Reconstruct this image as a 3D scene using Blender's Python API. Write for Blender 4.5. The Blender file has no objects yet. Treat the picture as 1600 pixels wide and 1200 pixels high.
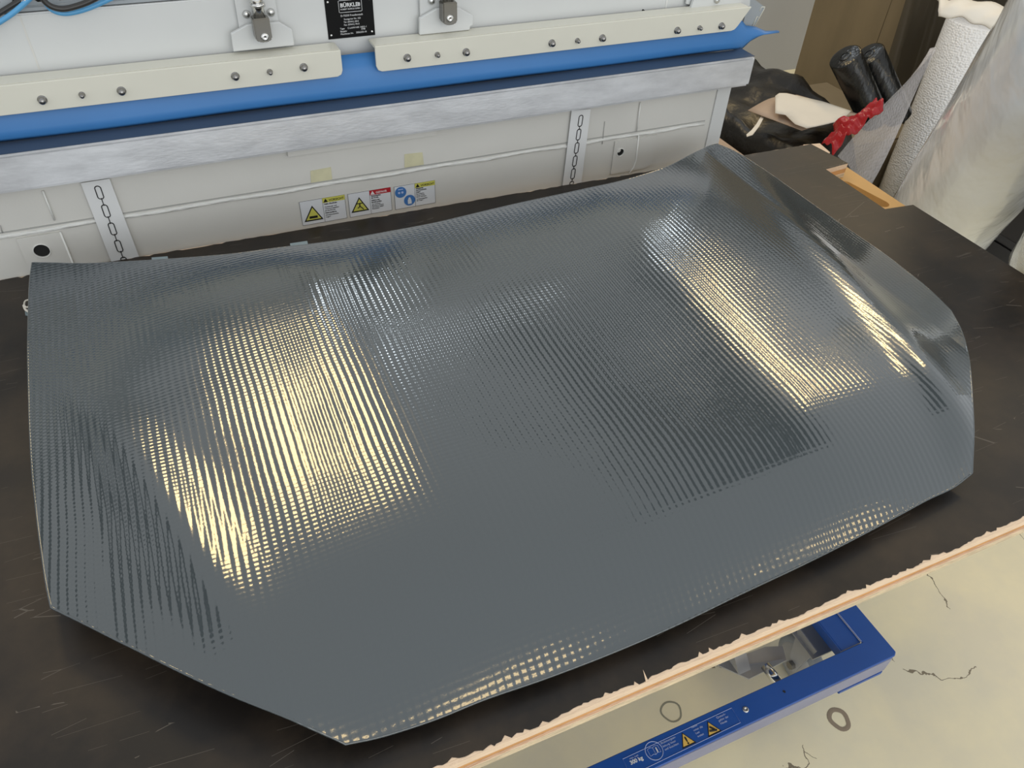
import bpy, bmesh, math, random
import numpy as np
from mathutils import Matrix, Vector
random.seed(7)
S = bpy.context.scene
COL = S.collection
PI = math.pi

# ------------------------------------------------------------------ camera, world, lights, exposure
cam = bpy.data.objects.new('camera', bpy.data.cameras.new('camera'))
COL.objects.link(cam); S.camera = cam
cam.data.sensor_width = 36; cam.data.lens = 27.0655
cam.data.clip_start = .02
M3 = Matrix(((0.915816,-0.399667,0.039339),(0.242760,0.628967,0.738558),(-0.319921,-0.666833,0.673042))).transposed()
cam.matrix_world = Matrix.Translation((0, 0, 1.65)) @ M3.to_4x4()

S.view_settings.view_transform = 'Standard'; S.view_settings.look = 'None'
S.view_settings.gamma = 1; S.view_settings.use_curve_mapping = False
S.view_settings.exposure = 0.08
w = bpy.data.worlds.new('hall_light'); S.world = w; w.use_nodes = True
bg = w.node_tree.nodes['Background']
bg.inputs[0].default_value = (.93, .97, 1.0, 1); bg.inputs[1].default_value = .78

def area(name, loc, target, sx, sy, power, color):
    l = bpy.data.lights.new(name, 'AREA'); l.shape = 'RECTANGLE'; l.size = sx; l.size_y = sy
    l.energy = power; l.color = color
    o = bpy.data.objects.new(name, l); COL.objects.link(o); o.location = loc
    o.rotation_euler = (Vector(target) - Vector(loc)).to_track_quat('-Z', 'Y').to_euler()
    return o
def lamp(name, x0, x1, y0, y1, z, L_, color):
    A_ = (x1-x0)*(y1-y0)
    return area(name, ((x0+x1)/2, (y0+y1)/2, z), ((x0+x1)/2, (y0+y1)/2 + .0001, 0), x1-x0, y1-y0, L_*PI*A_, color)
LW1 = 15.0; LW2 = 18.0
WARM = (1, .73, .34); COOL = (.82, .92, 1)
lamp('skylight_left', -.55, .15, 3.5, 5.3, 4.9, LW1, WARM)
lamp('skylight_right', 5.1, 5.55, 2.6, 5.5, 4.9, LW2, WARM)
lamp('tube_lamp', 1.0, 1.25, 6.2, 8.0, 4.9, 15.0, COOL)
lamp('tube_lamp', 2.15, 2.45, 5.7, 6.8, 4.9, 15.0, COOL)
lamp('tube_lamp', 5.5, 5.9, 6.4, 7.4, 4.9, 15.0, COOL)
area('front_fill_light', (.6, -5.6, 2.6), (.6, 2, .6), 7.0, 3.2, 115, (.93, .97, 1))  # unseen fill added behind the camera to brighten the press front
lamp('flood_lamp', .1, 2.0, -6.2, -5.5, 4.9, 9.0, WARM)
lamp('flood_lamp', 5.6, 7.0, -6.0, -5.2, 4.9, 9.0, WARM)

# ------------------------------------------------------------------ materials
def mat(name, col, rough=.5, metal=0, spec=.5, var=0, vscale=8, col2=None, bump=0, bscale=60, stretch=(1,1,1), bdist=.01, coat=0, trans=0, alpha=1, ior=None):
    m = bpy.data.materials.new(name); m.use_nodes = True
    nt = m.node_tree; N = nt.nodes; L = nt.links; p = N['Principled BSDF']
    p.inputs['Base Color'].default_value = (*col, 1); p.inputs['Roughness'].default_value = rough
    p.inputs['Metallic'].default_value = metal; p.inputs['Specular IOR Level'].default_value = spec
    p.inputs['Coat Weight'].default_value = coat
    p.inputs['Transmission Weight'].default_value = trans
    p.inputs['Alpha'].default_value = alpha
    if ior: p.inputs['IOR'].default_value = ior
    tc = N.new('ShaderNodeTexCoord'); mp = N.new('ShaderNodeMapping'); L.new(tc.outputs['Object'], mp.inputs[0])
    mp.inputs['Scale'].default_value = stretch
    if col2 or var:
        n = N.new('ShaderNodeTexNoise'); n.inputs['Scale'].default_value = vscale; n.inputs['Detail'].default_value = 6
        n.inputs['Roughness'].default_value = .6
        L.new(mp.outputs[0], n.inputs['Vector'])
        r = N.new('ShaderNodeValToRGB')
        c2 = col2 or tuple(c * (1 - var) for c in col)
        r.color_ramp.elements[0].position = .35; r.color_ramp.elements[1].position = .65
        r.color_ramp.elements[0].color = (*c2, 1); r.color_ramp.elements[1].color = (*col, 1)
        L.new(n.outputs['Fac'], r.inputs[0]); L.new(r.outputs[0], p.inputs['Base Color'])
    if bump:
        n2 = N.new('ShaderNodeTexNoise'); n2.inputs['Scale'].default_value = bscale; n2.inputs['Detail'].default_value = 4
        L.new(mp.outputs[0], n2.inputs['Vector'])
        b = N.new('ShaderNodeBump'); b.inputs['Strength'].default_value = bump; b.inputs['Distance'].default_value = bdist
        L.new(n2.outputs['Fac'], b.inputs['Height']); L.new(b.outputs[0], p.inputs['Normal'])
    return m

def lk(m):
    return m.node_tree, m.node_tree.nodes, m.node_tree.links

WHITE = mat('grey_white_machine_paint', (.68, .67, .63), .38, var=.05, vscale=5, bump=.03, bscale=300)
WHITE2 = mat('light_machine_paint', (.66, .67, .66), .35, var=.04, vscale=4)
CREAM = mat('cream_bar_paint', (.74, .72, .62), .35, var=.03)
SEAM = mat('seam_line_light', (.80, .80, .77), .4)
SEAMD = mat('seam_line_grey', (.40, .40, .38), .5)
BEAD = mat('painted_weld_bead', (.74, .74, .71), .35, bump=.5, bscale=40, stretch=(1, 4, 4))
ALU = mat('brushed_aluminium', (.74, .75, .77), .34, metal=.3, var=.22, vscale=11, stretch=(1, 3, 3), bump=.04, bscale=80)
BLUEM = mat('blue_silicone_membrane', (.045, .20, .50), .45, var=.06, vscale=6)
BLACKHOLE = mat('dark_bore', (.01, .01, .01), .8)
STEEL = mat('dark_steel_bolt', (.30, .29, .28), .25, metal=1)
CHROME = mat('chrome', (.72, .71, .68), .12, metal=1)
YOKE = mat('grey_chromed_clevis', (.20, .19, .17), .2, metal=1)
ZINC = mat('zinc_plated', (.6, .6, .58), .3, metal=1)
DUCT = mat('grey_cable_duct', (.36, .39, .41), .5, var=.08)
BLACK = mat('black_plate', (.004, .004, .004), .45, spec=.15)
PRINTW = mat('white_print', (.75, .75, .75), .5)
PRINTK = mat('black_print', (.01, .01, .01), .5)
PRINTG = mat('grey_print', (.10, .10, .10), .5)
STICK = mat('white_sticker', (.72, .74, .77), .35)
YEL = mat('warning_yellow', (.62, .60, .12), .4)
YEL2 = mat('amber_warning_yellow', (.80, .52, .12), .4)
RED = mat('danger_red', (.45, .02, .03), .4)
SBLUE = mat('mandatory_blue', (.06, .19, .48), .4)
TAPEW = mat('white_barrier_tape', (.74, .75, .75), .45)
MASK = mat('masking_tape', (.66, .63, .42), .6, var=.1, vscale=40)
BLUEC = mat('blue_cable_jacket', (.10, .36, .65), .3)
BLACKC = mat('black_cable_jacket', (.03, .028, .026), .3)
LBLUE = mat('blue_frame_paint', (.014, .085, .36), .38, var=.12, vscale=6, bump=.02, bscale=200)
LINE = mat('pale_blue_print', (.45, .52, .75), .5)
GREYP = mat('grey_lift_metal', (.45, .45, .46), .4, metal=.3, var=.1)
TYRE = mat('grey_castor_rubber', (.30, .32, .34), .5)
VENP = mat('pale_veneer_edge', (.86, .66, .48), .7, var=.14, vscale=40, stretch=(1, 8, 8), bump=.3, bscale=90)
VENO = mat('orange_veneer_edge', (.68, .36, .14), .65, var=.18, vscale=12, stretch=(1, 6, 6), bump=.2, bscale=60)
VENR = mat('rough_pale_veneer', (.84, .68, .46), .8, var=.28, vscale=45, stretch=(1, 5, 5), bump=.6, bscale=90)
AMBER = mat('amber_plywood', (.62, .36, .12), .45, var=.08, vscale=10)
CARD = mat('brown_cardboard', (.26, .20, .115), .8, var=.18, vscale=5, stretch=(1, 1, .3))
CARD2 = mat('tan_cardboard', (.33, .26, .16), .8, var=.12, vscale=6)
CARD3 = mat('pinkish_kraft_paper', (.50, .38, .29), .75, var=.08)
PAPER = mat('white_paper', (.78, .73, .64), .7, var=.05)
BAG = mat('black_bin_liner', (.009, .008, .007), .36, bump=.9, bscale=12)
TUBE = mat('black_film_roll', (.008, .008, .007), .22, bump=.6, bscale=30, stretch=(1, 1, .4))
REDF = mat('red_film', (.42, .01, .015), .2, bump=.8, bscale=25)
FOAM = mat('white_foam_sheet', (.82, .77, .68), .6, var=.05)
ROLL2 = mat('wrapped_white_roll', (.95, .98, 1.0), .12, var=.05, vscale=4, bump=1.0, bdist=.03, bscale=6, stretch=(1, 1, .35), coat=.8)
ROLL3 = mat('grey_wrapped_roll', (.40, .41, .41), .25, var=.25, vscale=5, bump=.7, bscale=10, coat=.8)
GREYW = mat('grey_wall_paint', (.36, .355, .34), .7, var=.05, vscale=2)
DARKF = mat('smoky_film', (.05, .045, .035), .15, bump=.7, bscale=5, stretch=(1, 1, .2), alpha=.72)
UNDER = mat('dark_cured_underside', (.012, .013, .015), .4)

# bubble wrap
def bubble(name, col, alpha, sc):
    m = mat(name, col, .25, alpha=alpha, coat=.5); nt, N, L = lk(m)
    tc = N.new('ShaderNodeTexCoord'); v = N.new('ShaderNodeTexVoronoi'); v.inputs['Scale'].default_value = sc
    v.inputs['Randomness'].default_value = .6
    L.new(tc.outputs['Object'], v.inputs['Vector'])
    b = N.new('ShaderNodeBump'); b.inputs['Strength'].default_value = .6; b.inputs['Distance'].default_value = .006; b.invert = True
    L.new(v.outputs['Distance'], b.inputs['Height']); L.new(b.outputs[0], N['Principled BSDF'].inputs['Normal'])
    return m
BUB = bubble('bubble_wrap', (.92, .91, .90), 1, 120)
BUBS = bubble('single_layer_bubble_wrap', (.80, .77, .78), .48, 95)

# film-faced plywood: near black brown with faint mottling and scratches
FILM = mat('phenolic_film', (.022, .018, .015), .34, spec=.32)
nt, N, L = lk(FILM); p = N['Principled BSDF']
tc = N.new('ShaderNodeTexCoord')
n1 = N.new('ShaderNodeTexNoise'); n1.inputs['Scale'].default_value = 6; n1.inputs['Detail'].default_value = 8; n1.inputs['Roughness'].default_value = .65
r1 = N.new('ShaderNodeValToRGB'); r1.color_ramp.elements[0].position = .4; r1.color_ramp.elements[1].position = .72
r1.color_ramp.elements[0].color = (.016, .013, .011, 1); r1.color_ramp.elements[1].color = (.050, .036, .024, 1)
L.new(tc.outputs['Object'], n1.inputs['Vector']); L.new(n1.outputs['Fac'], r1.inputs[0])
scr = None
for ang, sc, seed in ((.5, 3.2, 1), (-1.1, 2.6, 5), (1.5, 3.8, 9)):
    mp = N.new('ShaderNodeMapping'); mp.inputs['Rotation'].default_value = (0, 0, ang); mp.inputs['Scale'].default_value = (sc * .9, sc * 9, 1)
    mp.inputs['Location'].default_value = (seed, seed * 2, 0)
    L.new(tc.outputs['Object'], mp.inputs[0])
    v = N.new('ShaderNodeTexVoronoi'); v.feature = 'DISTANCE_TO_EDGE'; v.inputs['Scale'].default_value = 1.0
    L.new(mp.outputs[0], v.inputs['Vector'])
    c = N.new('ShaderNodeMath'); c.operation = 'LESS_THAN'; c.inputs[1].default_value = .004; L.new(v.outputs['Distance'], c.inputs[0])
    nz = N.new('ShaderNodeTexNoise'); nz.inputs['Scale'].default_value = 5 + seed; L.new(tc.outputs['Object'], nz.inputs['Vector'])
    g = N.new('ShaderNodeMath'); g.operation = 'GREATER_THAN'; g.inputs[1].default_value = .60; L.new(nz.outputs['Fac'], g.inputs[0])
    mu = N.new('ShaderNodeMath'); mu.operation = 'MULTIPLY'; L.new(c.outputs[0], mu.inputs[0]); L.new(g.outputs[0], mu.inputs[1])
    if scr is None: scr = mu
    else:
        a = N.new('ShaderNodeMath'); a.operation = 'MAXIMUM'; L.new(scr.outputs[0], a.inputs[0]); L.new(mu.outputs[0], a.inputs[1]); scr = a
mx = N.new('ShaderNodeMix'); mx.data_type = 'RGBA'; mx.inputs['B'].default_value = (.10, .085, .07, 1)
L.new(r1.outputs[0], mx.inputs['A']); L.new(scr.outputs[0], mx.inputs['Factor']); L.new(mx.outputs['Result'], p.inputs['Base Color'])
rr = N.new('ShaderNodeMapRange'); rr.inputs['To Min'].default_value = .30; rr.inputs['To Max'].default_value = .5
L.new(n1.outputs['Fac'], rr.inputs[0]); L.new(rr.outputs[0], p.inputs['Roughness'])

# concrete floor: cream coating, grey worn patches, cracks
CONC = mat('cream_concrete', (.56, .52, .36), .6)
nt, N, L = lk(CONC); p = N['Principled BSDF']; tc = N.new('ShaderNodeTexCoord')
n1 = N.new('ShaderNodeTexNoise'); n1.inputs['Scale'].default_value = 1.6; n1.inputs['Detail'].default_value = 7; n1.inputs['Roughness'].default_value = .6
L.new(tc.outputs['Object'], n1.inputs['Vector'])
r1 = N.new('ShaderNodeValToRGB'); r1.color_ramp.elements[0].position = .40; r1.color_ramp.elements[1].position = .60
r1.color_ramp.elements[0].color = (.72, .66, .50, 1); r1.color_ramp.elements[1].color = (.88, .78, .52, 1)
L.new(n1.outputs['Fac'], r1.inputs[0])
v = N.new('ShaderNodeTexVoronoi'); v.feature = 'DISTANCE_TO_EDGE'; v.inputs['Scale'].default_value = 3.0
dn = N.new('ShaderNodeTexNoise'); dn.inputs['Scale'].default_value = 7; dn.inputs['Detail'].default_value = 5
mm = N.new('ShaderNodeMix'); mm.data_type = 'RGBA'; mm.inputs['Factor'].default_value = .22
L.new(tc.outputs['Object'], dn.inputs['Vector']); L.new(tc.outputs['Object'], mm.inputs['A']); L.new(dn.outputs['Color'], mm.inputs['B']); L.new(mm.outputs['Result'], v.inputs['Vector'])
lt = N.new('ShaderNodeMath'); lt.operation = 'LESS_THAN'; lt.inputs[1].default_value = .0045; L.new(v.outputs['Distance'], lt.inputs[0])
nz = N.new('ShaderNodeTexNoise'); nz.inputs['Scale'].default_value = 4; L.new(tc.outputs['Object'], nz.inputs['Vector'])
gt = N.new('ShaderNodeMath'); gt.operation = 'GREATER_THAN'; gt.inputs[1].default_value = .53; L.new(nz.outputs['Fac'], gt.inputs[0])
mu = N.new('ShaderNodeMath'); mu.operation = 'MULTIPLY'; L.new(lt.outputs[0], mu.inputs[0]); L.new(gt.outputs[0], mu.inputs[1])
mx = N.new('ShaderNodeMix'); mx.data_type = 'RGBA'; mx.inputs['B'].default_value = (.22, .18, .12, 1)
L.new(r1.outputs[0], mx.inputs['A']); L.new(mu.outputs[0], mx.inputs['Factor']); L.new(mx.outputs['Result'], p.inputs['Base Color'])

# hood skin: glossy grey resin film over a ribbed scrim
HOOD = mat('ribbed_grey_resin_skin', (.048, .060, .066), .14, spec=.6, coat=1)
nt, N, L = lk(HOOD); p = N['Principled BSDF']; p.inputs['Coat Roughness'].default_value = .06
tc = N.new('ShaderNodeTexCoord')
wob = N.new('ShaderNodeTexNoise'); wob.inputs['Scale'].default_value = 3.5; wob.inputs['Detail'].default_value = 2
L.new(tc.outputs['Object'], wob.inputs['Vector'])
wm = N.new('ShaderNodeMix'); wm.data_type = 'RGBA'; wm.inputs['Factor'].default_value = .012
L.new(tc.outputs['Object'], wm.inputs['A']); L.new(wob.outputs['Color'], wm.inputs['B'])
sp = N.new('ShaderNodeSeparateXYZ'); L.new(wm.outputs['Result'], sp.inputs[0])
def sine(sock, period):
    m1 = N.new('ShaderNodeMath'); m1.operation = 'MULTIPLY'; m1.inputs[1].default_value = 2 * PI / period; L.new(sock, m1.inputs[0])
    s1 = N.new('ShaderNodeMath'); s1.operation = 'SINE'; L.new(m1.outputs[0], s1.inputs[0]); return s1.outputs[0]
sx_ = sine(sp.outputs[0], .0092); sy_ = sine(sp.outputs[1], .0062)
def mth(op, a, b):
    m1 = N.new('ShaderNodeMath'); m1.operation = op
    for i, q in enumerate((a, b)):
        if isinstance(q, (int, float)): m1.inputs[i].default_value = q
        else: L.new(q, m1.inputs[i])
    return m1.outputs[0]
patch = N.new('ShaderNodeTexNoise'); patch.inputs['Scale'].default_value = 2.6; patch.inputs['Detail'].default_value = 3
L.new(tc.outputs['Object'], patch.inputs['Vector'])
pr = N.new('ShaderNodeMapRange'); pr.inputs['From Min'].default_value = .35; pr.inputs['From Max'].default_value = .65
pr.inputs['To Min'].default_value = .35; pr.inputs['To Max'].default_value = 1
L.new(patch.outputs['Fac'], pr.inputs[0])
h = mth('ADD', mth('MULTIPLY', sx_, .55), mth('MULTIPLY', sy_, .17))
fine = N.new('ShaderNodeTexNoise'); fine.inputs['Scale'].default_value = 160; fine.inputs['Detail'].default_value = 2
L.new(tc.outputs['Object'], fine.inputs['Vector'])
xr = N.new('ShaderNodeMapRange'); xr.inputs['From Min'].default_value = .55; xr.inputs['From Max'].default_value = .95
xr.inputs['To Min'].default_value = 1; xr.inputs['To Max'].default_value = .34; L.new(sp.outputs[0], xr.inputs[0])
h = mth('MULTIPLY', h, xr.outputs[0])
h = mth('ADD', mth('MULTIPLY', h, pr.outputs[0]), mth('MULTIPLY', fine.outputs['Fac'], .35))
b = N.new('ShaderNodeBump'); b.inputs['Strength'].default_value = 1; b.inputs['Distance'].default_value = .00032
L.new(h, b.inputs['Height']); L.new(b.outputs[0], p.inputs['Normal']); L.new(b.outputs[0], p.inputs['Coat Normal'])

# ------------------------------------------------------------------ helpers
def link(name, bm, m, parent=None, smooth=False, loc=None, keep=False):
    me = bpy.data.meshes.new(name)
    if not keep: bmesh.ops.recalc_face_normals(bm, faces=bm.faces)
    bm.to_mesh(me); bm.free()
    if m: me.materials.append(m)
    if smooth:
        for f in me.polygons: f.use_smooth = True
    o = bpy.data.objects.new(name, me); COL.objects.link(o)
    if parent: o.parent = parent
    if loc: o.location = loc
    return o
def tag(o, label, cat, group=None, kind=None):
    if label: o['label'] = label
    if cat: o['category'] = cat
    if group: o['group'] = group
    if kind: o['kind'] = kind
    return o
def thing(name, label, cat, group=None):
    o = bpy.data.objects.new(name, None); COL.objects.link(o); o.empty_display_size = .05
    return tag(o, label, cat, group)
def box_bm(lo, hi, bev=0, bm=None):
    bm2 = bmesh.new()
    bmesh.ops.create_cube(bm2, size=1)
    for v in bm2.verts:
        v.co = Vector([lo[i] + (v.co[i] + .5) * (hi[i] - lo[i]) for i in range(3)])
    if bev: bmesh.ops.bevel(bm2, geom=bm2.edges[:], offset=bev, segments=2, affect='EDGES')
    if bm is None: return bm2
    me = bpy.data.meshes.new('tmp'); bm2.to_mesh(me); bm.from_mesh(me); bpy.data.meshes.remove(me); bm2.free()
    return bm
def merge(bm, bm2):
    me = bpy.data.meshes.new('tmp'); bm2.to_mesh(me); bm.from_mesh(me); bpy.data.meshes.remove(me); bm2.free(); return bm
def box(name, lo, hi, m, parent=None, bev=0, smooth=False):
    return link(name, box_bm(lo, hi, bev), m, parent, smooth)
def frame(axis):
    a = Vector(axis).normalized(); u = a.cross(Vector((0, 0, 1)))
    if u.length < 1e-4: u = Vector((1, 0, 0))
    u.normalize(); return a, u, a.cross(u)
def cyl_bm(p0, p1, r0, r1=None, n=24, caps=True):
    r1 = r0 if r1 is None else r1
    p0, p1 = Vector(p0), Vector(p1); a, u, w_ = frame(p1 - p0)
    bm = bmesh.new(); R = []
    for p_, r in ((p0, r0), (p1, r1)):
        R.append([bm.verts.new(p_ + (u * math.cos(2*PI*i/n) + w_ * math.sin(2*PI*i/n)) * r) for i in range(n)])
    for i in range(n): bm.faces.new((R[0][i], R[0][(i+1) % n], R[1][(i+1) % n], R[1][i]))
    if caps: bm.faces.new(R[0][::-1]); bm.faces.new(R[1])
    return bm
def lathe_bm(p0, axis, prof, n=20):
    p0 = Vector(p0); a, u, w_ = frame(axis); bm = bmesh.new(); R = []
    for d, r in prof:
        R.append([bm.verts.new(p0 + a * d + (u * math.cos(2*PI*i/n) + w_ * math.sin(2*PI*i/n)) * max(r, 1e-5)) for i in range(n)])
    for k in range(len(R) - 1):
        for i in range(n): bm.faces.new((R[k][i], R[k][(i+1) % n], R[k+1][(i+1) % n], R[k+1][i]))
    return bm
def tube_bm(pts, r, n=10, closed=False):
    bm = bmesh.new(); pts = [Vector(q) for q in pts]; R = []; K = len(pts); up = None
    for k, q in enumerate(pts):
        if closed: t = pts[(k+1) % K] - pts[k-1]
        else: t = pts[min(k+1, K-1)] - pts[max(k-1, 0)]
        t.normalize()
        if up is None:
            up = t.cross(Vector((.3, .2, .93))).normalized()
        up = (up - t * up.dot(t)).normalized(); s_ = t.cross(up)
        R.append([bm.verts.new(q + (up * math.cos(2*PI*i/n) + s_ * math.sin(2*PI*i/n)) * r) for i in range(n)])
    for k in range(K if closed else K-1):
        A, B = R[k], R[(k+1) % K]
        for i in range(n): bm.faces.new((A[i], A[(i+1) % n], B[(i+1) % n], B[i]))
    if not closed: bm.faces.new(R[0][::-1]); bm.faces.new(R[-1])
    return bm
def prism_bm(pts, d):
    """polygon pts (3-D, planar) extruded by vector d"""
    bm = bmesh.new(); vs = [bm.verts.new(q) for q in pts]; f = bm.faces.new(vs)
    r = bmesh.ops.extrude_face_region(bm, geom=[f])
    bmesh.ops.translate(bm, verts=[g for g in r['geom'] if isinstance(g, bmesh.types.BMVert)], vec=Vector(d))
    return bm
def fillprism_bm(loops, d):
    """loops: outer + holes; filled, extruded"""
    bm = bmesh.new(); E = []
    for lp in loops:
        vs = [bm.verts.new(q) for q in lp]
        for i in range(len(vs)): E.append(bm.edges.new((vs[i], vs[(i+1) % len(vs)])))
    bmesh.ops.triangle_fill(bm, use_beauty=True, use_dissolve=False, edges=E)
    r = bmesh.ops.extrude_face_region(bm, geom=bm.faces[:])
    bmesh.ops.translate(bm, verts=[g for g in r['geom'] if isinstance(g, bmesh.types.BMVert)], vec=Vector(d))
    return bm
def catmull(pts, n):
    pts = [Vector(q) for q in pts]; P = [pts[0]*2 - pts[1]] + pts + [pts[-1]*2 - pts[-2]]; out = []
    K = len(pts) - 1
    for i in range(n + 1):
        x = i / n * K; k = min(int(x), K-1); t = x - k; a, b_, c_, d_ = P[k:k+4]
        out.append(.5 * ((2*b_) + (c_-a)*t + (2*a-5*b_+4*c_-d_)*t*t + (3*b_-a-3*c_+d_)*t**3))
    return out
def text_mesh(name, body, size, mw, m, parent, align='LEFT', bold=0, ext=.0002):
    cu = bpy.data.curves.new('t', 'FONT'); cu.body = body; cu.size = size; cu.align_x = align; cu.extrude = ext; cu.offset = bold
    cu.resolution_u = 3
    o = bpy.data.objects.new('t', cu); COL.objects.link(o)
    dg = bpy.context.evaluated_depsgraph_get(); me = bpy.data.meshes.new_from_object(o.evaluated_get(dg))
    bpy.data.objects.remove(o); bpy.data.curves.remove(cu)
    me.name = name; me.transform(mw); me.materials.clear(); me.materials.append(m)
    q = bpy.data.objects.new(name, me); COL.objects.link(q); q.parent = parent
    return q
def front_mw(x, Y, z):   # text standing on a plane facing -Y
    return Matrix.Translation((x, Y, z)) @ Matrix.Rotation(PI/2, 4, 'X')
def top_mw(x, y, Z): return Matrix.Translation((x, y, Z))
def sheet_bm(grid):
    bm = bmesh.new(); V = [[bm.verts.new(q) for q in row] for row in grid]
    for i in range(len(V)-1):
        for j in range(len(V[0])-1): bm.faces.new((V[i][j], V[i][j+1], V[i+1][j+1], V[i+1][j]))
    return bm
def solidify(o, t, off=0, even=False):
    md = o.modifiers.new('thickness', 'SOLIDIFY'); md.thickness = t; md.offset = off; return md

# ------------------------------------------------------------------ floor, walls
f_ = box('floor', (-4, -3, -.1), (7, 6.2, 0), CONC); f_['kind'] = 'structure'
w_ = box('wall_back', (-4, 3.6, 0), (7, 3.75, 2.1), GREYW); w_['kind'] = 'structure'
w2_ = box('wall_far', (-9, 9.4, 0), (14, 9.6, 5.6), mat('dim_far_wall', (.10, .11, .125), .8)); w2_['kind'] = 'structure'
BEAM = mat('dark_steel_beam', (.03, .033, .04), .5)
for k, (xa, xb, ya, yb) in enumerate(((3.25, 3.95, .2, 9.3), (-4.9, -4.2, 2.0, 9.3)  )):
    b_ = box('trim_%d' % (k+1), (xa, ya, 4.92), (xb, yb, 5.25), BEAM); b_['kind'] = 'structure'
for k, yb in enumerate((6.9, 8.0, 9.1)):
    b_ = box('trim_%d' % (k+3), (-9, yb, 5.26), (14, yb + .22, 5.5), BEAM); b_['kind'] = 'structure'

# ------------------------------------------------------------------ lower half of the press
pb = thing('platen_press', 'light grey steel press base with silver platen and safety stickers behind the board', 'press')
YB = 1.36
box('body', (-1.4, YB, .06), (1.153, 2.5, 1.015), WHITE, pb, bev=.004)
# platen
pl = box_bm((-1.45, 1.33, 1.0155), (1.178, 2.5, 1.080), .006)
box('platen_top', (-1.45, 1.3305, 1.0801), (1.1725, 2.4, 1.0806), mat('shaded_platen_top', (.10, .12, .15), .22, metal=.5), pb)  # aluminium top: shade and membrane reflection put into the dark colour
link('platen', pl, ALU, pb)['label'] = 'brushed aluminium platen with scuffed front edge'
box('lip', (.175, 1.352, .9985), (.46, 1.3605, 1.0150), WHITE, pb)
# weld bead: uneven half-round ridge under a shallow recess
pts = [(x, YB + .0005, .9285 + .0012 * math.sin(x * 31) + .0008 * random.random()) for x in np.linspace(-1.4, 1.10, 90)]
link('weld_bead', tube_bm(pts, .0040, 8), BEAD, pb, True)
box('recess_line', (-1.4, YB - .0012, .935), (1.10, YB + .001, .9375), SEAMD, pb)
# cover plates with bores
def obround(cx, Y, cz, w2, h2, n=12):
    return [(cx + w2*math.cos(a), Y, cz + h2*math.sin(a)) for a in [2*PI*i/n for i in range(n)]]
for (x0, x1, z0, z1, hx, hz, hr, lbl) in ((-.292, -.226, .60, .922, -.2625, .893, .0125, 'round'), (.868, .975, .845, .922, .885, .895, .0085, 'kidney')):
    lp = [(x0, YB - .0008, z0), (x1 - .02, YB - .0008, z0), (x1 - .006, YB - .0008, z0 + .006), (x1, YB - .0008, z0 + .02), (x1, YB - .0008, z1), (x0, YB - .0008, z1)]
    hole = obround(hx, YB - .0008, hz, hr, hr, 20)
    cp = link('cover_plate', fillprism_bm([lp, hole], (0, -.003, 0)), WHITE, pb)
    c_ = link('bore', cyl_bm((hx, YB - .002, hz), (hx, YB - .0005, hz), hr * .98, n=24), BLACKHOLE, pb)
    ring = [(hx + hr*1.04*math.cos(2*PI*i/28), YB - .0045, hz + hr*1.04*math.sin(2*PI*i/28)) for i in range(28)]
    link('bore_rim', tube_bm(ring, .0009, 6, True), SEAM, pb, True)
link('bore_plug', cyl_bm((.880, YB - .0046, .9005), (.880, YB - .001, .9005), .0048, n=14), WHITE, pb)
def ribbon(name, pts, r, m, par): return link(name, tube_bm(pts, r, 6), m, par, True)
ribbon('seam', [(-.2255, YB - .003, .945), (-.2255, YB - .003, 1.0)], .0016, SEAM, pb)
ribbon('seam', [(-.2245, YB - .0035, .60), (-.2245, YB - .0035, .922)], .0016, SEAM, pb)
ribbon('seam', [(0.9176, 1.3560, 1.0026), (0.9192, 1.3560, 0.9387)], .0014, SEAM, pb)
ribbon('seam', [(0.9253, 1.3550, 0.9280), (0.9286, 1.3550, 0.8705), (0.9250, 1.3550, 0.8526), (0.9154, 1.3550, 0.8401)], .0017, SEAM, pb)
ribbon('seam', [(0.8370, 1.3590, 0.9704), (0.8376, 1.3590, 0.9203)], .0008, SEAMD, pb)
ribbon('seam', [(-0.3056, 1.3580, 0.9508), (-0.3071, 1.3580, 0.9365)], .0009, SEAMD, pb)
# right end flange and its bend
link('end_flange', prism_bm([(1.115, YB - .004, .70), (1.150, YB - .004, .70), (1.150, YB - .004, 1.010), (1.115, YB - .004, 1.010)], (0, .0035, 0)), WHITE2, pb)
# chain tapes
def chain_tape(poly, chain, lbl):
    t = link('warning_tape', prism_bm(poly, (0, -.0006, 0)), TAPEW, pb); t['label'] = lbl
    a, b_ = Vector(chain[0]), Vector(chain[1]); n = 6; bm = bmesh.new(); d = (b_ - a) / n; dn = d.normalized(); sx = Vector((1, 0, 0))
    for k in range(n):
        c_ = a + d * k; hl = .0075; r = .0046; lp = []
        for i in range(20):
            an = 2*PI*i/20; q = sx * r * math.cos(an) + dn * (r * math.sin(an)); q += dn * (hl if math.sin(an) > 0 else -hl)
            lp.append(c_ + q)
        merge(bm, tube_bm(lp, .0009, 5, True))
        merge(bm, tube_bm([c_ + dn*(hl + r*.6), c_ + d - dn*(hl + r*.6)], .0008, 5))
    link('chain_print', bm, PRINTK, t)
chain_tape([(-0.1667, 1.3545, 1.0051), (-0.1222, 1.3545, 1.0056), (-0.1150, 1.3545, 0.7795), (-0.1632, 1.3545, 0.7914)], [(-0.1445, 1.3535, 0.9839), (-0.1429, 1.3535, 0.7724)], 'white tape printed with a black chain on the left')
chain_tape([(0.7518, 1.3545, 1.0071), (0.7966, 1.3545, 1.0052), (0.7924, 1.3545, 0.8003), (0.7458, 1.3545, 0.8010)], [(0.7747, 1.3535, 0.9827), (0.7672, 1.3535, 0.8054)], 'white tape printed with a black chain on the right')
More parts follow.
